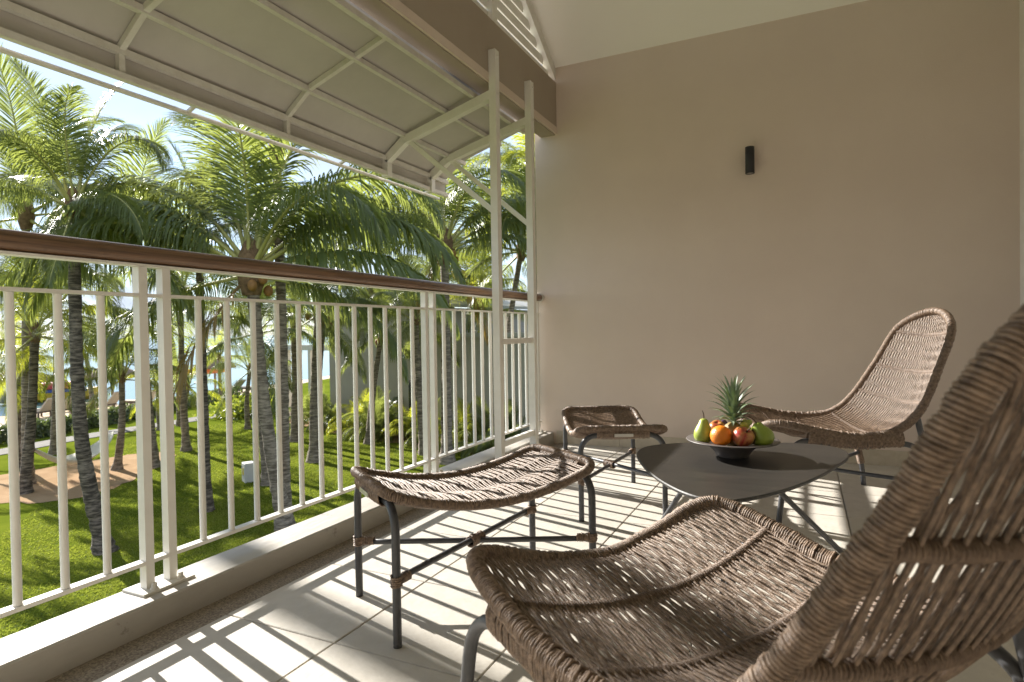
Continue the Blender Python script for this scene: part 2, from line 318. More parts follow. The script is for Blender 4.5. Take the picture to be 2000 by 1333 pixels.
tag(mk('ceiling', V, [(0, 1, 2, 3)[::-1], (3, 2, 4, 5)[::-1], (6, 7, 8, 9), (9, 8, 10, 11), (0, 3, 9, 6), (3, 5, 11, 9), (0, 6, 7, 1), (1, 7, 8, 2), (2, 8, 10, 4), (4, 10, 11, 5)], M['ceil']), 'sloping white ceiling over the balcony', 'ceiling', kind='structure')
# roof slabs outside over the ceiling (eaves side) and beam
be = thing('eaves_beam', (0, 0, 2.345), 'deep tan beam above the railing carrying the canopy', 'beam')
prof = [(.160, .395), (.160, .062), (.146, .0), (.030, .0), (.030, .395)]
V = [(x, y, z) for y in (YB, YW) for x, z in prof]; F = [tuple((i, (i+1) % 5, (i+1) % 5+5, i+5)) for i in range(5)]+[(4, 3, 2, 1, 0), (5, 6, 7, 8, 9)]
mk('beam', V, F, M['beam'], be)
V = [(.147, y, z) for y, z in ((YB, .002), (YW, .002))]
bx('lit_chamfer', (.150, .1625, YB, YW, .006, .058), M['wall'], be)  # pale strip over the chamfer: its brighter light is put into the colour
# gable louvre
lv = thing('gable_louvre', (0, 0, 2.742), 'white slatted gable louvre between beam and sloping ceiling', 'louvre')
for k in range(17):
    z = .012+.0735*k; zz = 2.742+z+.06; ya = YW-(zz-2.853)/.64-.10; yb = YB+(zz-2.853)/.64+.10
    ya = min(ya, YW-.06); yb = max(yb, YB+.06)
    if ya-yb < .15: break
    V = [(x, y, q) for y in (yb, ya) for x, q in ((.108, z+.0), (.118, z), (.124, z+.054), (.114, z+.054))]
    mk('slat', V, [(0, 1, 5, 4), (1, 2, 6, 5), (2, 3, 7, 6), (3, 0, 4, 7), (3, 2, 1, 0), (4, 5, 6, 7)], M['white'], lv)
for y in (2.255, .751, -.753): bx('post', (.095, .155, y-.068, y+.0, 0, (rise(y) if y > YR else rise(2*YR-y))-2.742-.02), M['white'], lv, bev=.003)
for s in (1, -1):
    y0 = YW if s > 0 else YB
    a = [(y0, .02), (y0, .119), (YR, ZR-2.742-.004), (YR, ZR-2.742-.115)]
    V = [(x, y, z) for x in (.100, .157) for y, z in a]
    mk('barge_board', V, [(0, 1, 2, 3), (7, 6, 5, 4), (0, 4, 5, 1), (1, 5, 6, 2), (2, 6, 7, 3), (3, 7, 4, 0)], M['white'], lv)

# ------------------------------------------------------------------ canopy on its post frames
cp = thing('canopy', (0, 0, 0), 'white framed canopy with grey panels bolted to the beam above the railing', 'canopy')
Y0, Y1 = -1.66, 2.885
PR = [(.055, 2.285), (-.455, 2.118), (-.615, 1.997), (-.615, 1.893)]         # underside line of the thin frame
def bar(name, p, q, a, b, m=M['white'], par=cp, up=(0, 0, 1)):               # rectangular bar from p to q, a x b section
    p, q = Vector(p), Vector(q); d = (q-p).normalized(); u = Vector(up); u = (u-d*u.dot(d))
    if u.length < 1e-3: u = Vector((1, 0, 0))-d*d.x
    u.normalize(); s = d.cross(u)
    V = [e+u*(i*a/2)+s*(j*b/2) for e in (p, q) for i, j in ((-1, -1), (1, -1), (1, 1), (-1, 1))]
    return mk(name, V, [(3, 2, 1, 0), (4, 5, 6, 7), (0, 1, 5, 4), (1, 2, 6, 5), (2, 3, 7, 6), (3, 0, 4, 7)], m, par)
for x, z, a, b in ((.045, 2.292, .03, .028), (-.155, 2.229, .026, .026), (-.460, 2.130, .028, .03), (-.612, 2.005, .028, .026), (-.612, 1.906, .026, .03)):
    bar('purlin', (x, Y0, z), (x, Y1, z), a, b, M['white2'])
for y in (-1.325, -.455, .415, 1.285):
    for (xa, za), (xb, zb_) in zip(PR, PR[1:]): bar('rafter', (xa, y, za+.016), (xb, y, zb_+.016), .024, .026, M['white2'], up=(0, 1, 0))
for y in (2.137, 2.655, -.637, -1.155):
    Q = [(.165, 2.275), (-.462, 2.100), (-.612, 1.992), (-.612, 1.885)]
    for (xa, za), (xb, zb_) in zip(Q, Q[1:]): bar('main_rafter', (xa, y, za), (xb, y, zb_), .046, .05, M['white'], up=(0, 1, 0))
    bar('bracing_strut', (-.425, y+.004, 2.085), (.165, y+.004, 1.585), .018, .03, M['white'], up=(0, 1, 0))
for ya in (2.113, 2.631, -.661, -1.179):
    v, f = box(.161, .207, ya, ya+.049, 0, 2.54, bev=.004); po = mk('post', v, f, M['white'], cp)
    for z in (2.50, 2.28): mk('bolt', *[np.array(lathe([(0, .0), (.008, 0), (.008, .006), (0, .008)], 10)[0]) @ np.array([[0, 0, -1], [0, 1, 0], [1, 0, 0]])+np.array((.2072, ya+.030, z)), [tuple(q) for q in lathe([(0, .0), (.008, 0), (.008, .006), (0, .008)], 10)[1].tolist()]], M['white'], po)
for ya in (2.113, -1.179):
    for z in (.80, .176): bx('rung', (.166, .196, ya+.0492, ya+.518-.0002, z-.017, z+.017), M['white'], cp)
ys = [Y0, -1.325, -.455, .415, 1.285, 2.137, 2.655, Y1]
xsz = [(.040, 2.312), (-.155, 2.2475), (-.465, 2.148), (-.628, 2.022), (-.632, 1.90)]
for i in range(len(ys)-1):
    for (xa, za), (xb, zb_) in zip(xsz, xsz[1:]):
        dx, dz = xb-xa, zb_-za; L = math.hypot(dx, dz); nx, nz_ = -dz/L*-.008*-1, dx/L*-.008
        V = [(xa, ys[i]+.001, za), (xb, ys[i]+.001, zb_), (xb, ys[i+1]-.001, zb_), (xa, ys[i+1]-.001, za)]
        off = Vector((dz, 0, -dx)).normalized()*.008
        V += [tuple(Vector(q)+off) for q in V]
        mk('panel', V, [(0, 1, 2, 3), (7, 6, 5, 4), (0, 4, 5, 1), (1, 5, 6, 2), (2, 6, 7, 3), (3, 7, 4, 0)], M['panel'], cp)
V = [(.028, Y0, 2.43), (.028, Y1, 2.43), (-.02, Y0, 2.335), (-.02, Y1, 2.335)]; V += [(x-.004, y, z) for x, y, z in V]
mk('flashing', V, [(0, 1, 3, 2), (6, 7, 5, 4), (0, 4, 5, 1), (2, 3, 7, 6), (0, 2, 6, 4), (1, 5, 7, 3)], M['flash'], cp)
P = [(-.672, y, 1.872+.0045*(y)) for y in np.linspace(Y0, 2.86, 12)]
pipe = mt('gutter_pipe', tube(P, .011, 10), M['white2'], cp)
for y in (-1.2, -.3, .75, 1.75, 2.66): bar('bracket', (-.672, y, 1.876+.0045*y), (-.62, y, 1.902), .012, .016, M['white2'], pipe)

# ------------------------------------------------------------------ railing
rl = thing('balcony_railing', (0, 0, .08), 'white metal balcony railing with round balusters and brown wooden handrail', 'railing')
YE = YW-.012
P = [(0, y, 1.037) for y in np.linspace(YB+.01, YE, 60)]
mt('handrail', tube(P, 1, 20, flat=(.029, .033)), M['wood'], rl)
mt('handrail_end_cap', tube([(0, YE-.014, 1.037), (0, YE+.0115, 1.037)], 1, 20, flat=(.033, .037)), M['white2'], rl)
bx('handrail_strip', (-.021, .021, YB+.01, YE-.06, 1.000, 1.0075), M['white'], rl)
zt, zb = .9872-.08, .1738-.08
bx('top_rail', (-.014, .014, YB+.01, YE-.02, zt, zt+.010), M['white'], rl)
bx('bottom_rail', (-.016, .016, YB+.01, YE-.02, zb-.012, zb), M['white'], rl)
bal = mt('baluster', tube([(0, 0, zb), (0, 0, zb+.004), (0, 0, zt-.004), (0, 0, zt)], [.0125, .0105, .0105, .0125], 12), M['white'], rl)
ylist = [.071-.1185-.113*k for k in range(0, 13)]+[.2685+.113*k for k in range(12)]+[1.821+.113*k for k in range(11)]
ylist = [y for y in ylist if y > -1.42]
for k, y in enumerate(ylist):
    o = bal if k == 0 else link('baluster', bal.data, rl); o.location = (0, y, 0)
pv, pf = box(-.0155, .0155, -.0135, .0135, .006, 1.0, bev=.002); pm = None
for a, b in ((-1.487, -1.411), (.071, .147), (1.629, 1.707), (3.035, 3.150)):
    bp_ = mk('base_plate', *box(-.055, .050, a-.045, b+.05, 0, .008, bev=.002), M['white2'], rl)
    for y in (a, b):
        if pm is None: o = mk('post', pv, pf, M['white'], rl); pm = o.data
        else: o = link('post', pm, rl)
        o.location = (0, y, 0)
    for x, y in ((.032, a), (.030, b+.014)):
        lv_, lf = lathe([(.012, 0), (.012, .004), (.008, .005), (.008, .016), (.0055, .019), (0, .019)], 10)
        mk('bolt', lv_+np.array((x, y, .008)), [tuple(q) for q in lf.tolist()], M['white2'], bp_, True)

# ------------------------------------------------------------------ wall lamp
lp = thing('wall_lamp', (1.531, 3.162, 1.868), 'small black cylinder lamp on the tan wall', 'lamp')
mt('body', lathe([(.024, .004), (.027, .0), (.0285, 0), (.0285, .172), (.027, .174), (.0, .174)], 32), M['lamp'], lp)
mt('lens', lathe([(0, .006), (.024, .005)], 24), M['lens'], lp)
mk('mount', *box(-.018, .018, .02, .0602, .05, .125), M['lamp'], lp)

# ------------------------------------------------------------------ ottomans
HX, HY = .335, .19
def rrect(hx, hy, r, n=10):
    P = []
    for cx, cy, a0 in ((hx-r, hy-r, 0), (-hx+r, hy-r, 90), (-hx+r, -hy+r, 180), (hx-r, -hy+r, 270)):
        for k in range(n+1): a = R_(a0+90*k/n); P.append((cx+r*math.cos(a), cy+r*math.sin(a)))
    return np.array(P)
def oz(x): return .352+.062*(np.abs(x)/HX)**1.9
def seatpaths(f):                                           # shared bits of both seats
    pass
def make_ottoman():
    d = {}
    rr = rrect(.352, .198, .055); ring = resample(np.c_[rr, 0*rr[:, 0]], .012, True); ring[:, 2] = oz(ring[:, 0])
    d['rim'] = (nocap(ring, .0115, 8, closed=True), 'cord2'); d['rim_wrapping'] = (helix(ring, .0132, .0054, .0028, closed=True), 'cord')
    L = []
    for k, x in enumerate(np.arange(-.328, .329, .0102)):
        for lay, zo, sh in ((0, .004, 0), (1, -.014, .0051)):
            xx = x+sh; jj = rng.normal(0, .0007, 7); ys_ = np.array([-.196, -.165, -.066, 0, .066, .165, .196])
            sg = np.array([0, -.007, -.004, -.012, -.004, -.007, 0]) if lay == 0 else np.array([0, -.008, -.014, -.016, -.014, -.008, 0])
            lean = np.array([0, .0006, .0022, .0, .0022, .0006, 0])*(1 if k % 2 else -1)
            X = np.clip(xx+jj*np.array([.3, 1, 1, 1, 1, 1, .3])+lean, -.338, .338)
            P = spl(np.c_[X, ys_, oz(X)+zo+sg], 15); L.append(nocap(P, rng.uniform(.0029, .0034) if lay == 0 else .0027, 5))
    d['woven_cords'] = (cat(L), 'cord')
    for s in (-1, 1):
        P = np.array([(x, s*.066, oz(x)-.0095) for x in np.linspace(-.335, .335, 30)])
        d['seat_rib', s] = (cat([tube(P, .006, 8), helix(P, .0085, .0059, .003)]), 'cord2')
        P = []
        for x, z in ((0, 0),): pass
        arc = [(s*HX, -HY, 0.0), (s*HX, -HY, .12), (s*HX, -HY, .25)]+[(s*HX, -HY+.075*(1-math.cos(a)), .312+.075*math.sin(a)) for a in np.linspace(0, math.pi/2, 9)]
        full = arc+[(x, -y, z) for x, y, z in arc[::-1]]
        d['leg_hoop', s] = (tube(resample(full, .012), .0122, 12, up=(1, 0, 0)), 'char')
        P = np.array([(s*.343, y, .3955) for y in np.linspace(-.118, .118, 30)])
        d['end_wrapping', s] = (helix(P, .0176, .0054, .0028, flat=(1.35, 1.0)), 'cord')
        for sy in (-1, 1):
            P = [(s*HX, sy*HY, .166), (s*HX, sy*HY, .198)]; e = np.array((-s*HX, -sy*HY, 0)); e /= np.linalg.norm(e)
            c0 = np.array((s*HX, sy*HY, .182))
            d['brace_wrapping', s, sy] = (cat([helix(np.linspace((s*HX, sy*HY, .166), (s*HX, sy*HY, .198), 6), .0145, .0058, .0029), helix(np.array([c0+e*.012, c0+e*.052]), .0118, .0058, .0029)]), 'cord')
    for s in (-1, 1):
        d['brace', s] = (tube(np.linspace((-HX, -s*HY, .182+.004*s), (HX, s*HY, .182+.004*s), 8), .0092, 10), 'char')
        d['foot_cap', s] = None
    e = np.array((HX, HY, 0)); e /= np.linalg.norm(e)
    d['centre_wrapping'] = (helix(np.array([e*-.033+(0, 0, .182), e*.033+(0, 0, .182)]), .0165, .0058, .003), 'cord')
    return d
OT = make_ottoman(); ot_mesh = {}
def place_ottoman(loc, rz, label):
    t = thing('ottoman', loc, label, 'ottoman', 'woven ottomans', rz)
    for k, v in OT.items():
        if v is None: continue
        nm = k if isinstance(k, str) else k[0]
        if k in ot_mesh: o = link(nm, ot_mesh[k], t)
        else: o = mt(nm, v[0], M[v[1]], t); ot_mesh[k] = o.data
        if nm in ('woven_cords', 'rim_wrapping'): o['kind'] = 'stuff'
    return t
o1 = place_ottoman((.863, .612, 0), math.atan2(.555, .385), 'brown woven ottoman with black legs beside the kerb, before the empty seat')
o2 = place_ottoman((.951, 1.855, 0), math.atan2(-.60, .30), 'brown woven ottoman standing between the tan wall and the dark table')
for o, s in ((o1, -1), (o2, 1)): mk('label_plate', *box(s*.3665-.002, s*.3665+.002, -.042, .042, .383, .397), M['steel'], o)

# ------------------------------------------------------------------ lounge chairs
RP = np.array([[.327, 0, .375], [.349, .151, .389], [.326, .321, .438], [.155, .354, .406], [-.012, .344, .376], [-.176, .323, .399], [-.285, .313, .484], [-.389, .27, .665], [-.48, .213, .854], [-.529, 0, .928]])
def half_rim(n):
    P = RP; Q = np.vstack([P[1]*[1, -1, 1], P, P[-2]*[1, -1, 1]]); t = np.linspace(0, len(P)-1-1e-6, n); i = t.astype(int); u = (t-i)[:, None]
    a, b, c, d = Q[i], Q[i+1], Q[i+2], Q[i+3]
    return .5*((2*b)+(-a+c)*u+(2*a-5*b+4*c-d)*u**2+(-a+3*b-3*c+d)*u**3), t
def make_chair():
    d = {}; hr, tp = half_rim(400)
    full = np.vstack([hr, (hr*[1, -1, 1])[::-1][1:-1]]); ring = resample(full, .014, True)
    d['rim'] = (nocap(ring, .0135, 10, closed=True), 'cord2'); d['rim_wrapping'] = (helix(ring, .0152, .0054, .0029, closed=True, per=10), 'cord')
    sd_ = hr[tp >= 1.97]; s = np.r_[0, np.cumsum(np.linalg.norm(np.diff(sd_, axis=0), axis=1))]; s /= s[-1]
    u = np.linspace(0, 1, 160); X, H, Z = (np.interp(u, s, sd_[:, k]) for k in range(3))
    D = np.interp(u, [0, .15, .35, .55, .75, .93, 1], [.060, .066, .066, .060, .046, .018, 0])
    tx, tz = np.gradient(X), np.gradient(Z); ln = np.hypot(tx, tz); nx, nz2 = -tz/ln, tx/ln
    sg = np.where(nz2 > 0, -1, 1); nx, nz2 = -np.abs(nx)*np.sign(1), -np.abs(nz2)   # sag down and backwards
    # widest section of the front edge keeps cords inside the rim
    def surf(y, k, off=0):
        q = D[k]*(1-np.minimum(1, (y/np.maximum(H[k], 1e-3))**2)); return np.c_[X[k]+nx[k]*(q+off), np.full(len(k), y) if np.ndim(y) == 0 else y, Z[k]+nz2[k]*(q+off)]
    L = []
    uf = np.linspace(0, 1, 320); Xf, Hf, Zf, Df, nxf, nzf = (np.interp(uf, u, a_) for a_ in (X, H, Z, D, nx, nz2))
    for i, y in enumerate(np.arange(-.3332, .334, .0083)):
        k = np.where(Hf > abs(y)+.004)[0]
        if len(k) < 16: continue
        k = np.unique(np.r_[k[::2], k[-1]]); ph = rng.uniform(0, 6.28); am = rng.uniform(.0008, .0019)
        q = Df[k]*(1-np.minimum(1, (y/np.maximum(Hf[k], 1e-3))**2)); wv = np.sin(uf[k]*2*np.pi*rng.uniform(20, 30)+ph)
        zo = -.003+.0016*np.cos(uf[k]*2*np.pi*13.5+math.pi*(i % 2)); P = np.c_[Xf[k]+nxf[k]*(q+zo), np.full(len(k), y)+am*wv, Zf[k]+nzf[k]*(q+zo)]
        L.append(nocap(P, rng.uniform(.0026, .0031), 5))
        if i % 3 == 0:
            kk = k[::3]; P = np.c_[Xf[kk]+nxf[kk]*(q[::3]+.009), np.full(len(kk), y)+.016*np.sin(uf[kk]*7+y*5)*(1-(y/.36)**2), Zf[kk]+nzf[kk]*(q[::3]+.009)]; L.append(nocap(P, .003, 5))
    d['woven_cords'] = (cat(L), 'cord')
    for j, uu in enumerate((.115, .255, .40, .535, .66, .80)):
        k = int(uu*159); yv = np.linspace(-H[k], H[k], 40); kk = np.full(40, k); P = surf(yv, kk, .004)
        d['seat_rib', j] = (cat([tube(P, .0065, 8), helix(P, .0095, .0066, .0032)]), 'cord2')
    hz = lambda x: np.interp(x, sd_[::-1][:, 0], sd_[::-1][:, 2])
    for sy in (-1, 1):
        # side hoop: front foot, up, bend, wrapped bar under the rim, bend down, into the raked rear leg
        pts = [(.335, .36, 0), (.312, .357, .17), (.296, .355, .27), (.280, .353, .318), (.245, .351, .352), (.205, .349, .362), (.10, .347, .350), (-.02, .343, .338), (-.12, .335, .343), (-.20, .329, .345), (-.245, .326, .335), (-.285, .325, .305), (-.308, .325, .25)]
        P = np.array(pts)*[1, sy, 1]; d['side_hoop', sy] = (tube(resample(spl(P, 70), .015), .0125, 12, up=(0, 1, 0)), 'char')
        bar_ = spl(np.array(pts)[5:10]*[1, sy, 1], 30); d['side_wrapping', sy] = (helix(bar_+np.array((0, 0, .022)), .0208, .0054, .0029, flat=(1.7, .92)), 'cord')
        P = np.array([(-.355, .33, 0), (-.345, .328, .10), (-.316, .325, .24), (-.268, .316, .475)])*[1, sy, 1]
        d['rear_leg', sy] = (tube(spl(P, 24), .0125, 12, up=(0, 1, 0)), 'char')
        d['leg_wrapping', sy] = (helix(spl(P, 24)[9:15], .0155, .0062, .0034), 'cord')
        P = np.array([(.312, .357*sy, .17), (0, 0, .172), (-.333, -.327*sy, .175)]); d['brace', sy] = (tube(spl(P, 14)+(0, 0, .005*sy), .0095, 10), 'char')
        e = np.array((-.312, -.357*sy, 0)); e /= np.linalg.norm(e); c0 = np.array((.312, .357*sy, .17))
        d['brace_wrapping', sy] = (cat([helix(np.linspace((.314, .357*sy, .155), (.310, .357*sy, .188), 5), .0148, .0058, .003), helix(np.array([c0+e*.012, c0+e*.05]), .0122, .0058, .003)]), 'cord')
    d['centre_wrapping'] = (helix(np.array([(-.032, 0, .172), (.032, 0, .172)]), .0185, .0058, .003), 'cord')
    return d
CH = make_chair(); ch_mesh = {}
def place_chair(loc, rz, label):
    t = thing('lounge_chair', loc, label, 'chair', 'woven lounge chairs', rz)
    for k, v in CH.items():
        nm = k if isinstance(k, str) else k[0]
        if k in ch_mesh: o = link(nm, ch_mesh[k], t)
        else: o = mt(nm, v[0], M[v[1]], t); ch_mesh[k] = o.data
        if nm in ('woven_cords', 'rim_wrapping'): o['kind'] = 'stuff'
    return t
place_chair((1.729, -.038, 0), 2.5526, 'large brown woven lounge chair seen from behind with its seat towards the railing')
place_chair((1.917, 2.220, 0), 3.5133, 'brown woven lounge chair standing against the tan wall behind the table')

# ------------------------------------------------------------------ table, bowl, fruit
tb = thing('coffee_table', (1.63, 1.1, 0), 'low dark coffee table with rounded triangular top holding a fruit bowl', 'table')
OUT = [(1.285, 1.075), (1.267, 1.17), (1.276, 1.262), (1.336, 1.343), (1.481, 1.446), (1.651, 1.51), (1.82, 1.538), (1.91, 1.526), (1.974, 1.462), (1.985, 1.365), (1.966, 1.246), (1.897, 1.017), (1.825, .836), (1.749, .696), (1.677, .606), (1.627, .58), (1.556, .606), (1.485, .68), (1.406, .799), (1.342, .932)]
ol = spl([(x-1.63, y-1.1, 0) for x, y in OUT], 120, closed=True)
for _ in range(3): ol = (np.roll(ol, 1, 0)+ol+np.roll(ol, -1, 0))/3
nrm = np.roll(ol, -1, 0)-np.roll(ol, 1, 0); nrm = np.c_[nrm[:, 1], -nrm[:, 0], 0*nrm[:, 0]]; nrm /= np.linalg.norm(nrm, axis=1)[:, None]
if (nrm*ol).sum() < 0: nrm = -nrm
def slab(levels, cap_top, cap_bot):
    V = np.vstack([ol+nrm*o+np.array((0, 0, z)) for o, z in levels]); n = len(ol); F = []
    for i in range(len(levels)-1): F += [(i*n+k, i*n+(k+1) % n, (i+1)*n+(k+1) % n, (i+1)*n+k) for k in range(n)]
    if cap_top: F.append(tuple(range((len(levels)-1)*n, len(levels)*n)))
    if cap_bot: F.append(tuple(range(n))[::-1])
    return V, F
mk('table_top', *slab([(-.004, .3885), (0, .392), (0, .397), (-.003, .400)], True, True), M['ttop'], tb)
mk('table_edge', *slab([(-.045, .374), (-.004, .3884)], False, True), M['tedge'], tb)
for k, (fx, fy, tx_, ty) in enumerate(((1.27, 1.25, 1.50, 1.09), (1.99, 1.41, 1.71, 1.06), (1.615, .70, 1.63, 1.02))):
    a, b = np.array((fx-1.63, fy-1.1, .0)), np.array((tx_-1.63, ty-1.1, .372)); mt('leg', tube(np.linspace(a, b, 6), .0095, 10), M['char'], tb)
bar('leg_frame', (-.13, -.01, .366), (.08, -.04, .366), .016, .02, M['char'], tb); bar('leg_frame', (0, -.08, .366), (0, -.02, .366), .016, .02, M['char'], tb)
BC = np.array((1.606, 1.190, .4006))
bw = thing('fruit_bowl', BC, 'dark grey footed bowl with a wide flat rim filled with fruit', 'bowl')
mt('bowl', lathe([(0, .0), (.055, 0), (.057, .003), (.060, .010), (.072, .026), (.088, .040), (.098, .046), (.158, .0565), (.1605, .059), (.158, .061), (.094, .052), (.066, .040), (.035, .034), (0, .033)], 64), M['bowl'], bw)
def sph(n=24, m=16): return [(math.sin(math.pi*i/m), -math.cos(math.pi*i/m)) for i in range(m+1)]
def fruit(name, loc, prof, mname, label, catg, rot=(0, 0, 0), stem=None, jig=0):
    t = thing(name, loc, label, catg); t.rotation_euler = rot
    V, F = lathe(prof, 28)
    if jig:
        a = np.arctan2(V[:, 1], V[:, 0]); V[:, :2] *= (1+jig*np.sin(a*2+1)+jig*.6*np.sin(a*3))[:, None]
    mt('flesh', (V, F), M[mname], t)
    if stem is not None: mt('stem', tube(spl(stem, 8), np.linspace(.0022, .0016, 8), 7), M['stem'], t)
    return t
S = sph()
pearp = [(0, 0), (.012, .001), (.024, .006), (.032, .016), (.0345, .028), (.033, .042), (.027, .056), (.0195, .069), (.0165, .078), (.013, .085), (.006, .0885), (0, .087)]
fruit('orange', (1.575, 1.125, .4815), [(.0375*r, .0366*z) for r, z in S], 'orange', 'round bright orange at the front of the fruit bowl', 'orange')
mk('navel', *[(np.array(lathe([(0, .0), (.003, .0), (.0025, -.0012), (0, -.0015)], 8)[0])), [tuple(q) for q in lathe([(0, .0), (.003, .0), (.0025, -.0012), (0, -.0015)], 8)[1].tolist()]], M['stem'], bpy.data.objects['orange']).location = (.018, -.027, -.017)
appl = [(0, -.024), (.008, -.030), (.02, -.029), (.031, -.016), (.0365, .003), (.034, .019), (.024, .029), (.012, .0305), (.005, .026), (0, .022)]
fruit('apple', (1.648, 1.125, .4805), appl, 'apple', 'red striped apple next to the orange in the bowl', 'apple', (.5, .35, .4), [(0, 0, .022), (.002, 0, .036), (.006, 0, .044)], .02)
fruit('kiwi', (1.690, 1.163, .482), [(.027*r, .033*z) for r, z in S], 'kiwi', 'brown fuzzy kiwi between the red apple and green pear', 'kiwi', (.2, .7, 0))
fruit('pear', (1.510, 1.152, .447), pearp, 'pear', 'yellow-green pear standing upright beside the orange', 'pear', (-.03, .10, 1), [(0, 0, .086), (-.001, .001, .102), (-.006, .003, .117)], .03)
fruit('pear', (1.722, 1.172, .450), [(r*1.08, z*.98) for r, z in pearp], 'pear2', 'deep green pear leaning against the kiwi', 'pear', (.12, -.42, .2), [(0, 0, .084), (-.004, 0, .102), (-.018, 0, .122)], .03)
fruit('apple', (1.548, 1.245, .489), [(r*.82, z*.82) for r, z in appl], 'apple', 'small red apple half hidden behind the upright pear', 'apple', (.2, -.3, 1), None, .02)
fruit('plum', (1.566, 1.262, .497), [(.021*r, .023*z) for r, z in S], 'plum', 'dusky purple plum behind the pineapple', 'plum')
gb = thing('grape_bunch', (1.655, 1.21, .487), 'bunch of pale green grapes beside the pineapple', 'grapes')
gm = None; gr = np.random.default_rng(5)
for k in range(16):
    V, F = lathe([(.0108*r, .0122*z) for r, z in sph(12, 10)], 14)
    if gm is None: o = mt('grape', (V, F), M['grape'], gb); gm = o.data
    else: o = link('grape', gm, gb)
    q = gr.normal(0, 1, 3); q /= np.linalg.norm(q); o.location = q*np.array((.026, .024, .022))+np.array((0, 0, .014)); o.rotation_euler = gr.uniform(0, 3, 3)
pa = thing('pineapple', (1.609, 1.195, .434), 'small pineapple with a grey-green spiky crown upright in the bowl', 'pineapple')
V, F = lathe([(0, 0), (.022, .002), (.033, .018), (.037, .04), (.034, .062), (.026, .078), (.015, .086), (0, .088)], 34)
a = np.arctan2(V[:, 1], V[:, 0]); V[:, :2] *= (1+.04*np.cos(a*10+V[:, 2]*220))[:, None]; mt('flesh', (V, F), M['pine'], pa)
def pleaf(L, wd, e0, curl, n=8):
    V = []; F = []; p_ = np.array((.006, 0, 0.)); e = e0
    for i in range(n+1):
        s_ = i/n; wi = wd*(1-s_**1.6)*(.75+.5*min(1, s_*4))*.66
        up = np.array((-math.sin(e), 0, math.cos(e)))
        V += [p_+(0, wi, 0)+up*wi*.45, p_, p_+(0, -wi, 0)+up*wi*.45]
        p_ = p_+np.array((math.cos(e), 0, math.sin(e)))*L/n; e -= curl/n*(.4+1.4*s_)
        if i: a_ = (i-1)*3; F += [(a_, a_+1, a_+4, a_+3), (a_+1, a_+2, a_+5, a_+4)]
    return V, F
nl = 46
for k in range(nl):
    s_ = k/nl; az = k*2.39996; L = .062+.052*math.sin(math.pi*min(1, s_*1.15)*.62)+random.uniform(-.006, .006)
    e0 = R_(18+66*s_**.8); V, F = pleaf(L*1.08, (.0165-.005*s_), e0, 1.35-.95*s_+random.uniform(-.15, .3))
    o = mk('leaf', V, F, M['pleaf'], pa, True); o.location = (0, 0, .084+.074*s_); o.rotation_euler = (0, 0, az)

# ------------------------------------------------------------------ palm fronds
def frond_mesh(name, e0, bend, L, nl, lf, droop, seed, lm, power=1.75, lat=.0):
    r = np.random.default_rng(seed); n = 30; s = np.linspace(0, 1, n); e = e0-bend*s**power
    az = lat*s**2; dx = np.c_[np.cos(e)*np.cos(az), np.cos(e)*np.sin(az), np.sin(e)]*L/(n-1)
    P = np.r_[[(0, 0, 0)], np.cumsum(dx, 0)[:-1]]; T = dx/np.linalg.norm(dx, axis=1)[:, None]
    V0, F0 = tube(P, np.interp(s, [0, .1, .5, 1], [.055, .036, .021, .007])*L/3.8, 5, cap=False)
    V = [V0]; F = [F0]; o = len(V0); mi = [np.ones(len(F0), int)]
    g = np.array((0, 0, -1.))
    for side in (-1, 1):
        q = np.linspace(.16, .995, nl)+r.normal(0, .002, nl); q = q.clip(.15, .998)
        B = np.c_[[np.interp(q, s, P[:, k]) for k in range(3)]].T; t = np.c_[[np.interp(q, s, T[:, k]) for k in range(3)]].T
        sd = np.cross(t, (0, 0, 1.)); sd /= np.linalg.norm(sd, axis=1)[:, None]+1e-9; sd *= side; up = np.cross(sd*side, t)
        al = np.interp(q, [.15, .5, 1], [1.25, .95, .35])+r.normal(0, .07, nl)
        d = t*np.cos(al)[:, None]+sd*np.sin(al)[:, None]+up*(.16+r.normal(0, .07, nl))[:, None]; d /= np.linalg.norm(d, axis=1)[:, None]
        ll = lf*np.interp(q, [.15, .28, .55, .8, 1], [.55, .92, 1, .72, .28])*(1+r.normal(0, .06, nl)); dr = droop*(1+r.normal(0, .25, nl)).clip(.2, 2)
        wd = .0145*np.interp(q, [.15, .5, 1], [.85, 1, .6])
        X = B.copy(); rows = []
        for k, (wk, st) in enumerate(((.55, .30), (1, .30), (.85, .25), (.45, .15), (.04, 0))):
            wdir = t-d*(t*d).sum(1)[:, None]; wdir /= np.linalg.norm(wdir, axis=1)[:, None]+1e-9
            rows.append((X-wdir*(wd*wk)[:, None], X+wdir*(wd*wk)[:, None]))
            X = X+d*(ll*st)[:, None]; d = d+g*dr[:, None]*(.35+.25*k); d /= np.linalg.norm(d, axis=1)[:, None]
        VV = np.stack([x for p_ in rows for x in p_], 1)      # nl,10,3
        idx = o+np.arange(nl)[:, None]*10
        for k in range(4):
            F.append((idx+np.array((2*k, 2*k+1, 2*k+3, 2*k+2))[None])); mi.append(np.zeros(nl, int))
        V.append(VV.reshape(-1, 3)); o += nl*10
    ob = mk(name, np.vstack(V), np.vstack(F), None); me = ob.data; bpy.data.objects.remove(ob)
    me.materials.append(lm); me.materials.append(M['rachis'] if lm != M['dry'] else M['dry']); me.polygons.foreach_set('material_index', np.concatenate(mi).astype(np.int32))
    me.polygons.foreach_set('use_smooth', np.ones(len(me.polygons), bool)); return me
FR = {}
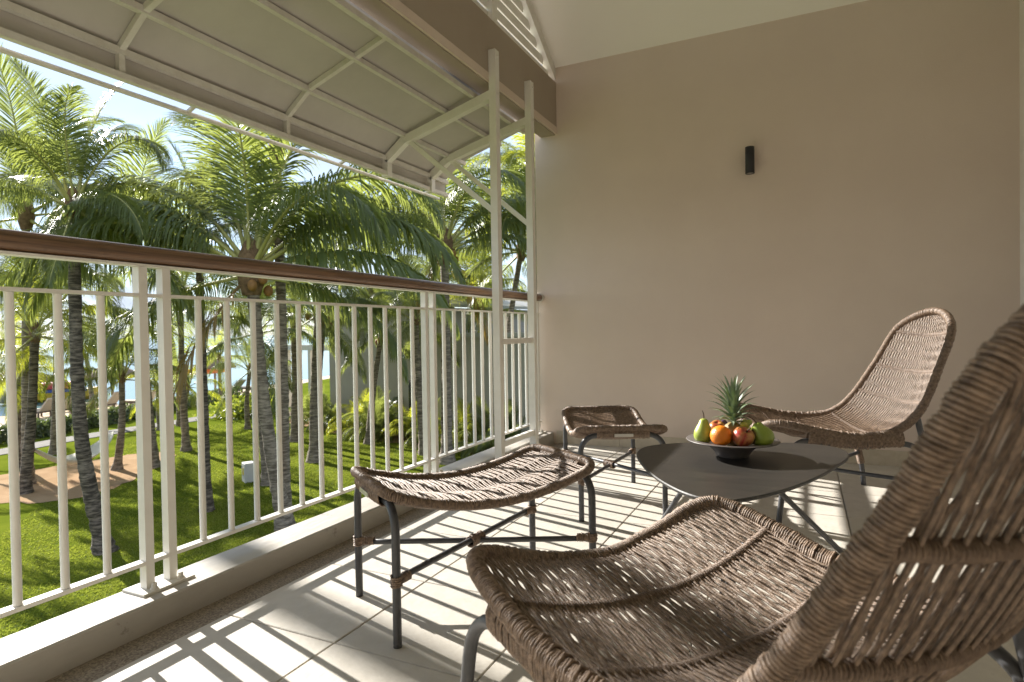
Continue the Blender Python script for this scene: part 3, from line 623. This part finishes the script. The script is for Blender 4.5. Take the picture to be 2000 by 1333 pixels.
def variants(key, nl, lm, L=3.3, lf=.88):
    # (start elevation, total bend, leaflet droop)
    tab = [(86, 34, .30), (76, 80, .55), (66, 128, 1.0), (57, 142, 1.6), (45, 130, 2.1), (31, 112, 2.4), (13, 92, 2.5), (-8, 70, 2.2), (-32, 45, 1.8)]
    FR[key] = [[frond_mesh('frond', R_(a), R_(b), L, nl, lf, dp, 11*i+j, lm, lat=(.25, -.25)[j]) for j in range(2)] for i, (a, b, dp) in enumerate(tab)]
variants('near', 128, M['frond']); variants('far', 64, M['frond']); variants('sun', 80, M['frond_y']); 
FR['dry'] = [frond_mesh('frond', R_(-50), R_(35), 2.6, 40, .6, 2.2, 99+j, M['dry']) for j in range(2)]
tr_cache = {}
def palm(base, top, r0, label, nf=20, key='near', scale=1, seed=0, group=None, dark=False, dry=0, nuts=0, mid=None, name='coconut_palm', spec=None, emin=0):
    r = random.Random(seed); b = Vector(base); t = thing(name, b, label, 'palm tree', group); T = Vector(top)-b
    m_ = Vector(mid)-b if mid else T*.5+Vector((T.x*-.10+r.uniform(-.1, .1), T.y*-.1+r.uniform(-.1, .1), 0))
    H = T.length; ns = max(26, int(H/.07)); P = spl([(0, 0, -.05), tuple(m_), tuple(T)], ns)
    s = np.linspace(0, 1, ns); rad = r0*np.interp(s, [0, .035, .10, .6, 1], [1.45, 1.15, .85, .66, .60])
    rad = rad*(1+np.random.default_rng(seed).normal(0, .055, ns).clip(-.1, .1))
    mt('trunk', tube(P, rad, 12, up=(1, 0, 0)), M['trunk_d' if dark else 'trunk'], t)
    bv, bf = lathe([(r0*.7, -.34), (r0*1.05, -.20), (r0*1.2, 0), (r0*1.05, .2), (r0*.55, .45), (0, .55)], 14)
    bv[:, :2] *= (1+.14*np.sin(np.arctan2(bv[:, 1], bv[:, 0])*6+bv[:, 2]*9))[:, None]; mt('crown_base', (bv*scale+np.array(T), bf), M['boot'], t)
    nv = len(FR[key]); lst = spec or []
    if not lst:
        a0 = r.uniform(0, 6.28)
        for k in range(nf):
            q = (k+.5)/nf; e = min(nv-1, max(emin, int(q**.9*nv+r.uniform(-.6, .6)))); lst.append((math.degrees(a0+k*2.39996+r.uniform(-.25, .25)), e, r.uniform(.85, 1.1)))
    for k, (az, e, sc_) in enumerate(lst):
        o = link('frond', FR[key][e][k % 2], t); sq = scale*sc_
        o.location = T+Vector((math.cos(R_(az))*r0*.6, math.sin(R_(az))*r0*.6, (.30-.05*e)*scale)); o.rotation_euler = (r.uniform(-.15, .15), r.uniform(-.06, .06), R_(az)); o.scale = (sq, sq, sq)
    for k in range(dry):
        o = link('dry_frond', FR['dry'][k % 2], t); a = r.uniform(0, 360); o.location = T; o.rotation_euler = (0, 0, R_(a)); q = scale*r.uniform(.6, 1); o.scale = (q, q, q)
    if nuts:
        V, F = lathe([(.085*a, .105*b_) for a, b_ in sph(10, 8)], 10); nm_ = None
        for k in range(nuts):
            a = r.uniform(0, 6.28); o = mt('coconut', (V, F), M['nut'], t) if nm_ is None else link('coconut', nm_, t); nm_ = o.data
            o.location = T+Vector((math.cos(a)*(r0+.12), math.sin(a)*(r0+.12), r.uniform(-.35, -.02)))
    return t
g = GZ
# image-right direction is about azimuth 25.6 deg, towards the viewer about -64 deg
palm((-8.70, 5.02, g), (-9.20, 4.95, 3.05), .145, 'dark trunked palm on the lawn rising past the handrail, tall feathery crown under the sky', 16, 'near', .68, 21, dark=True, mid=(-8.98, 4.85, -.6))
palm((-6.66, 7.00, g), (-7.21, 6.83, 2.0), .165, 'leaning grey palm with arching fronds over the middle of the handrail', 0, 'near', 1.22, 5, mid=(-7.0, 6.9, -.6), dry=1, nuts=5,
     spec=[(205, 3, 1.08), (212, 5, 1.12), (196, 4, 1.15), (222, 4, 1.0), (178, 2, 1.0), (235, 5, .95), (160, 1, 1.05), (20, 1, 1.05), (24, 3, 1.1), (32, 4, 1.0), (14, 6, 1.05), (28, 5, 1.1), (-8, 4, .95), (110, 2, 1.0), (-60, 1, .8), (130, 4, 1), (75, 3, 1), (200, 7, .9), (35, 7, .85)])
palm((-7.02, 7.30, g), (-7.12, 7.40, 4.3), .14, 'straight grey palm just behind the leaning palm, crown hidden above the canopy edge', 0, 'near', .85, 8, spec=[(k*51, k % 4, .95) for k in range(9)])
palm((-9.72, 9.35, g), (-9.92, 9.32, .9), .12, 'short slim palm on the lawn beside the grey utility box', 12, 'near', .62, 9)
palm((-9.16, 7.30, g), (-9.27, 7.35, 2.7), .12, 'slim dark palm between the dark trunk and the leaning palm', 9, 'near', .6, 10, dark=True)
palm((-6.94, 12.97, g), (-6.96, 13.07, 3.1), .185, 'stout palm with a ball of brown husks under its crown beside the white canopy posts', 0, 'near', 1.22, 12, dry=2, nuts=9,
     spec=[(210, 4, 1.0), (195, 5, .95), (222, 3, 1.0), (180, 3, 1), (25, 5, 1.0), (14, 4, 1.0), (40, 3, 1.0), (110, 0, .95), (60, 1, 1.0), (-60, 1, .9), (-20, 3, 1), (240, 6, .8), (5, 6, .9), (150, 2, 1), (80, 3, .9), (-90, 5, .8), (200, 2, 1)])
palm((-6.02, 14.8, g), (-5.60, 15.1, 3.2), .13, 'slender curved palm seen between the two white canopy posts', 15, 'near', .9, 14, mid=(-6.0, 14.9, .4))
palm((-10.88, 14.53, g), (-10.46, 14.79, .9), .13, 'leaning palm standing before the grey building wall', 11, 'near', .58, 15, nuts=4)
palm((-10.53, 11.77, g), (-10.40, 11.91, 1.4), .18, 'thick trunked palm on open lawn apart from the grey building', 13, 'near', .72, 16, nuts=5)
palm((-13.53, 14.02, g), (-13.56, 14.08, 1.5), .17, 'straight palm beside the white pergola of the building', 12, 'far', .7, 17)
palm((-8.20, 13.73, g), (-8.38, 13.71, 1.2), .14, 'curved thin palm just before the stout palm', 11, 'near', .6, 18)
palm((-14.41, 6.60, g), (-14.16, 6.79, .95), .14, 'dark flared palm on the sand patch holding one end of the hammock', 15, 'sun', .68, 19, dark=True)
palm((-14.86, 8.98, g), (-14.72, 9.09, -.25), .12, 'young palm on the sand patch with upright stalks holding the hammock', 11, 'near', .6, 20, emin=0)
palm((-17.65, 8.07, g), (-17.60, 8.14, 0), .13, 'brown palm behind the flared palm at the sand edge', 11, 'sun', .55, 22, dark=True)
fg = 'far palms by the beach path'
for k, (b, t_, sc_, lb) in enumerate((((-20.62, 14.96), (-20.9, 14.89, 1.0), .62, 'tall leaning far palm beside the grey path'), ((-19.78, 14.59), (-19.66, 14.67, -1.1), .5, 'short far palm close against the tall leaning one by the path'), ((-17.28, 15.36), (-17.2, 15.44, -.5), .6, 'stocky palm standing alone on the lawn before the low bright bush'), ((-20.38, 13.98), (-20.46, 13.98, -1.1), .42, 'small thin palm at the near edge of the grey path'), ((-25.6, 14.6), (-25.9, 14.5, .0), .42, 'pale thin palm on the beach behind the hedge'), ((-23.2, 19.0), (-23.3, 19.0, -.2), .55, 'far palm between the path and the hedge end'), ((-21.8, 22.5), (-21.9, 22.6, 1.2), .75, 'far palm beyond the low bright bush'), ((-22.0, 10.2), (-22.2, 10.2, -.2), .45, 'far palm between path and hedge behind the hammock'))):
    palm((*b, g), t_, .12, lb, 11, 'sun' if k % 2 else 'far', sc_, 40+k, fg)
palm((-15.3, 7.1, g), (-15.42, 7.29, 3.9), .14, 'palm with glossy spreading fronds behind the dark trunked palm', 13, 'near', 1.05, 61)
palm((-14.2, 9.6, g), (-14.09, 9.03, 3.4), .13, 'palm between the dark trunked palm and the leaning palm, its crown over the handrail', 9, 'near', .95, 72)
palm((-11.6, 13.0, g), (-11.3, 13.3, 2.5), .12, 'palm behind the thick trunked palm with a full rounded crown', 11, 'near', .85, 73)
palm((-19.0, 9.6, g), (-19.18, 9.88, 1.7), .12, 'palm behind the sand patch with a wide low crown', 14, 'near', .9, 74)
palm((-11.3, 3.2, g), (-11.0, 3.45, 8.6), .16, 'very tall palm whose hanging frond tips show above the gutter pipe', 0, 'near', .85, 71, spec=[(k*47+(k % 3)*9, 3+k % 3, .85+.05*(k % 4)) for k in range(13)])
palm((-6.16, 16.98, g), (-6.0, 17.2, 5.6), .14, 'tall sunlit yellow-green palm behind the canopy posts', 18, 'sun', 1.0, 62)
palm((-8.46, 17.4, g), (-8.35, 17.5, 1.5), .13, 'bushy bright palm behind the stout palm near the building roof', 18, 'sun', .9, 63)
palm((-10.6, 18.6, g), (-10.7, 18.6, 2.6), .13, 'bushy palm rising over the grey building roof', 18, 'near', .9, 64)
palm((-15.5, 11.5, g), (-15.6, 11.5, 2.0), .13, 'mid-height palm behind the slim dark palm', 14, 'far', 1.0, 65)

# ------------------------------------------------------------------ shrubs, hedge
def shrub(loc, n, size, key, label, seed, group='shrubs by the grey building', emax=6):
    r = random.Random(seed); t = thing('areca_shrub', (*loc, g), label, 'shrub', group)
    for k in range(n):
        e = min(emax, int((k+.5)/n*(emax+1))); o = link('leaf_frond', FR[key][e][k % 2], t); a = k*2.39996+r.uniform(-.4, .4); q = size*r.uniform(.7, 1.15)
        o.location = (math.cos(a)*.25*size+r.uniform(-.2, .2), math.sin(a)*.25*size+r.uniform(-.2, .2), .05+r.uniform(0, .5)*size); o.rotation_euler = (r.uniform(-.15, .15), 0, a); o.scale = (q, q, q*1.1)
for k, (x, y, s_, key, wh) in enumerate(((-12.6, 16.0, .40, 'sun', 'beside the doorless corner of the grey wall'), (-11.6, 15.9, .42, 'near', 'directly behind the leaning palm trunk'), (-10.9, 15.5, .32, 'near', 'low in front of its taller neighbour by the leaning palm'), (-9.7, 15.4, .36, 'sun', 'before the dark doorway'), (-8.6, 15.0, .34, 'near', 'behind the curved thin palm'), (-7.4, 14.7, .42, 'sun', 'just past the stout palm trunk'), (-6.6, 14.6, .40, 'near', 'between the stout palm and slender curved palm'), (-5.7, 14.5, .42, 'near', 'around the foot of the slender curved palm'), (-14.2, 16.4, .34, 'near', 'at the foot of the pergola beam end'), (-15.6, 17.0, .40, 'near', 'under the white pergola'))):
    shrub((x, y), 24, s_, key, ('sunlit yellow-green' if key == 'sun' else 'dark green')+' areca shrub '+wh, 80+k)
def leafmass(name, pts, n, size, m, parent=None):
    r = np.random.default_rng(len(name)); P = pts(r, n); d = r.normal(0, 1, (n, 3)); d /= np.linalg.norm(d, axis=1)[:, None]
    e = np.cross(d, r.normal(0, 1, (n, 3))); e /= np.linalg.norm(e, axis=1)[:, None]; q = size*r.uniform(.6, 1.3, n)[:, None]
    V = np.stack([P-d*q, P+e*q*.4, P+d*q, P-e*q*.4], 1).reshape(-1, 3); return mk(name, V, np.arange(n*4).reshape(-1, 4), m, parent)
hp = spl([(-22.6, 2, 0), (-23.0, 9, 0), (-23.6, 12.4, 0), (-24.7, 15.4, 0), (-25.9, 18.6, 0), (-28, 24, 0)], 200)
def hpts(r, n):
    i = r.integers(0, 199, n); a = r.uniform(0, np.pi, n); rr = np.sqrt(r.uniform(.45, 1, n))
    return hp[i]+np.c_[np.cos(a)*.55*rr+r.normal(0, .05, n), r.normal(0, .1, n), GZ+np.sin(a)*(.55+.08*np.sin(i*.9)+.06*np.sin(i*2.3))*rr]
hd = thing('hedge', (-24, 13, GZ), 'low clipped grey-green hedge along the beach', 'hedge'); o = leafmass('foliage', hpts, 16000, .09, M['hedge']); o.parent = hd; o.location = (24, -13, -GZ); o['kind'] = 'stuff'
bs = thing('low_bush', (-20.4, 18.4, GZ), 'bright yellow-green low bush beside the path', 'bush')
o = leafmass('foliage', lambda r, n: np.c_[r.normal(0, .55, n), r.normal(0, .8, n), np.abs(r.normal(0, .38, n))], 2600, .13, M['bush'], bs); o['kind'] = 'stuff'

# ------------------------------------------------------------------ grey building with pergola
bd = thing('grey_building', (-15.0, 17.35, GZ), 'plain grey rendered building at the edge of the lawn behind shrubs', 'building', rz=math.atan2(-1.6, 7.85))
mk('wall', *box(0, 6.6, 0, 6, -.1, 4.35), M['render'], bd); mk('wall', *box(6.6, 10.5, -.9, 6, -.1, 3.4), M['render'], bd)
V = [(-.3, -.35, 4.36), (3.3, -.35, 5.3), (6.9, -.35, 4.36), (-.3, 6.2, 4.36), (3.3, 6.2, 5.3), (6.9, 6.2, 4.36)]; V += [(x, y, z+.1) for x, y, z in V]
mk('roof', V, [(0, 3, 4, 1), (1, 4, 5, 2), (6, 7, 10, 9), (7, 8, 11, 10), (0, 1, 7, 6), (1, 2, 8, 7), (3, 9, 10, 4), (4, 10, 11, 5), (0, 6, 9, 3), (2, 5, 11, 8)], M['roof'], bd)
mk('gable', [(0, -.002, 4.34), (6.6, -.002, 4.34), (3.3, -.002, 5.27), (0, .2, 4.34), (6.6, .2, 4.34), (3.3, .2, 5.27)], [(0, 1, 2), (5, 4, 3), (0, 3, 4, 1), (1, 4, 5, 2), (2, 5, 3, 0)], M['render'], bd)
mk('coping', *box(6.55, 10.6, -1.0, 6.1, 3.4, 3.52), M['roof'], bd)
mk('pergola_beam', *box(-3.2, -.002, .1, .3, 2.9, 3.12), M['white2'], bd)
for x in (-3.15, -1.5): mk('pergola_post', *box(x-.09, x+.09, .11, .29, -.1, 2.9), M['white2'], bd)
w1 = mk('doorway', *box(4.4, 5.3, -.03, 0, 0, 2.0), M['render'], bd); mk('pane', *box(4.5, 5.2, -.036, -.031, .06, 1.92), M['glass'], w1)

# ------------------------------------------------------------------ garden and beach things
ub = thing('utility_box', (-10.41, 9.44, GZ), 'small grey utility box with a yellow sticker on the lawn', 'box', rz=-.5)
mk('cabinet', *box(-.16, .16, -.13, .13, -.05, .46, bev=.02), M['util'], ub); mk('warning_sticker', *box(-.06, .06, -.136, -.1305, .17, .34), M['sticker'], ub)
hm = thing('hammock', (-14.6, 7.7, GZ), 'white rope hammock slung between two palms over the sand', 'hammock')
A, B = np.array((-14.33, 6.75, -1.65+2.7)), np.array((-14.82, 8.88, -1.65+2.7)); off = np.array((-14.6, 7.7, 0)); A, B = A-off, B-off
V = []; F = []
for i in range(25):
    s_ = i/24; c_ = A+(B-A)*s_; c_[2] -= .62*(1-(2*s_-1)**2); w_ = .40*math.sin(math.pi*s_)**.6+.02
    for j in range(7): q = j/6*2-1; V.append((c_[0]+q*w_, c_[1], c_[2]+.16*q*q*math.sin(math.pi*s_)))
    if i: F += [((i-1)*7+j, (i-1)*7+j+1, i*7+j+1, i*7+j) for j in range(6)]
sl = mk('sling', V, F, M['ham'], hm, True); md = sl.modifiers.new('t', 'SOLIDIFY'); md.thickness = .012
def parasol(x, y, label, s_=1):
    t = thing('thatched_parasol', (x, y, GZ), label, 'parasol', 'beach parasols')
    mt('pole', tube([(0, 0, -.1), (0, 0, 1.2), (0, 0, 2.3)], .06, 8), M['post'], t)
    V, F = lathe([(.05, 2.95), (.10, 2.6), (.35, 2.25), (.8, 1.95), (1.15, 1.72), (1.2, 1.55), (1.1, 1.6), (.5, 2.0), (.05, 2.3)], 40); a = np.arctan2(V[:, 1], V[:, 0]); V[:, :2] *= (1+.03*np.sin(a*17+V[:, 2]*5))[:, None]
    V[:, 2] += .04*np.sin(a*23)*(V[:, 2] < 1.75); o = mt('thatch', (V, F), M['thatch'], t); t.scale = (s_, s_, s_)
parasol(-29.1, 17.5, 'pointed thatched parasol with two loungers beneath it', 1.0); parasol(-30.4, 14.2, 'thatched parasol beside two dark beach loungers', 1.0); parasol(-31.2, 25, 'small thatched parasol far along the beach', 1.0)
def lounger(x, y, rz, label):
    t = thing('beach_lounger', (x, y, GZ+.006), label, 'lounger', 'beach loungers', rz)
    mk('frame', *box(-.95, .35, -.32, .32, .26, .33), M['loung'], t); mk('cushion', *box(-.93, .33, -.29, .29, .331, .40, bev=.02), M['fabric'], t)
    bar('backrest', (.33, 0, .36), (.85, 0, .92), .07, .62, M['fabric'], t, up=(0, 0, 1))
    for a in (-.85, .25):
        for b in (-.28, .28): mk('leg', *box(a-.03, a+.03, b-.03, b+.03, -.02, .259), M['loung'], t)
lounger(-28.9, 14.2, .2, 'dark beach lounger on the sand closest to the hedge'); lounger(-28.8, 15.0, .15, 'beige beach lounger beside the dark lounger'); lounger(-28.9, 17.0, .3, 'dark beach lounger under the pointed parasol'); lounger(-28.1, 18.3, .3, 'beige beach lounger next to the pointed parasol'); lounger(-28.9, 24.2, .2, 'beach lounger far along the sand'); lounger(-28.8, 25.6, .2, 'last beach lounger far along the sand')
def hull(t, name, L, Wd, z0, z1, m, n=14):
    V = []; F = []
    for i in range(n+1):
        s_ = i/n*2-1; q = (1-abs(s_)**2.4); up = .25*(z1-z0)*abs(s_)**3
        for a, b in ((-1, 1), (-.75, .35), (0, 0), (.75, .35), (1, 1)): V.append((s_*L/2, a*Wd/2*max(.05, q), z0+(z1-z0)*b+up))
        if i:
            k = (i-1)*5; F += [(k+j, k+j+1, k+j+6, k+j+5) for j in range(4)]+[(k+4, k, k+5, k+9)]
    return mk(name, V, F, m, t)
bt = thing('motor_boat', (-36.5, 18.6, GZ+.02), 'red and yellow boat with dark blue stern moored by the beach', 'boat', rz=1.1)
hull(bt, 'hull', 4.6, 1.6, -.1, .55, M['byel']); mk('gunwale', *box(-1.9, 1.6, -.80, .80, .52, .68, bev=.05), M['bblu'], bt); mk('canopy', *box(-1.7, 1.5, -.78, .78, .72, 1.05, bev=.12), M['bred'], bt); mk('outboard_motor', *box(-2.4, -2.0, -.2, .2, .1, .8, bev=.05), M['bblu'], bt)
pb = thing('paddle_board', (-30.1, 16.6, GZ+.05), 'white and yellow paddle board lying at the shoreline', 'board', rz=1.2); hull(pb, 'hull', 3.0, .75, 0, .16, M['hull']); mk('deck', *box(-1.0, 1.0, -.28, .28, .155, .18), M['byel'], pb)
ky = thing('kayak', (-31.5, 24, GZ+1.2), 'orange kayak on a rack by the shore', 'kayak', rz=1.2); hull(ky, 'hull', 3.4, .7, 0, .35, M['kay'])
mk('seat', *box(-.4, .3, -.2, .2, .30, .37), M['bblu'], ky)
for x in (-1, 1): mk('rack_post', *box(x-.05, x+.05, -.05, .05, -1.25, .1), M['post'], ky)
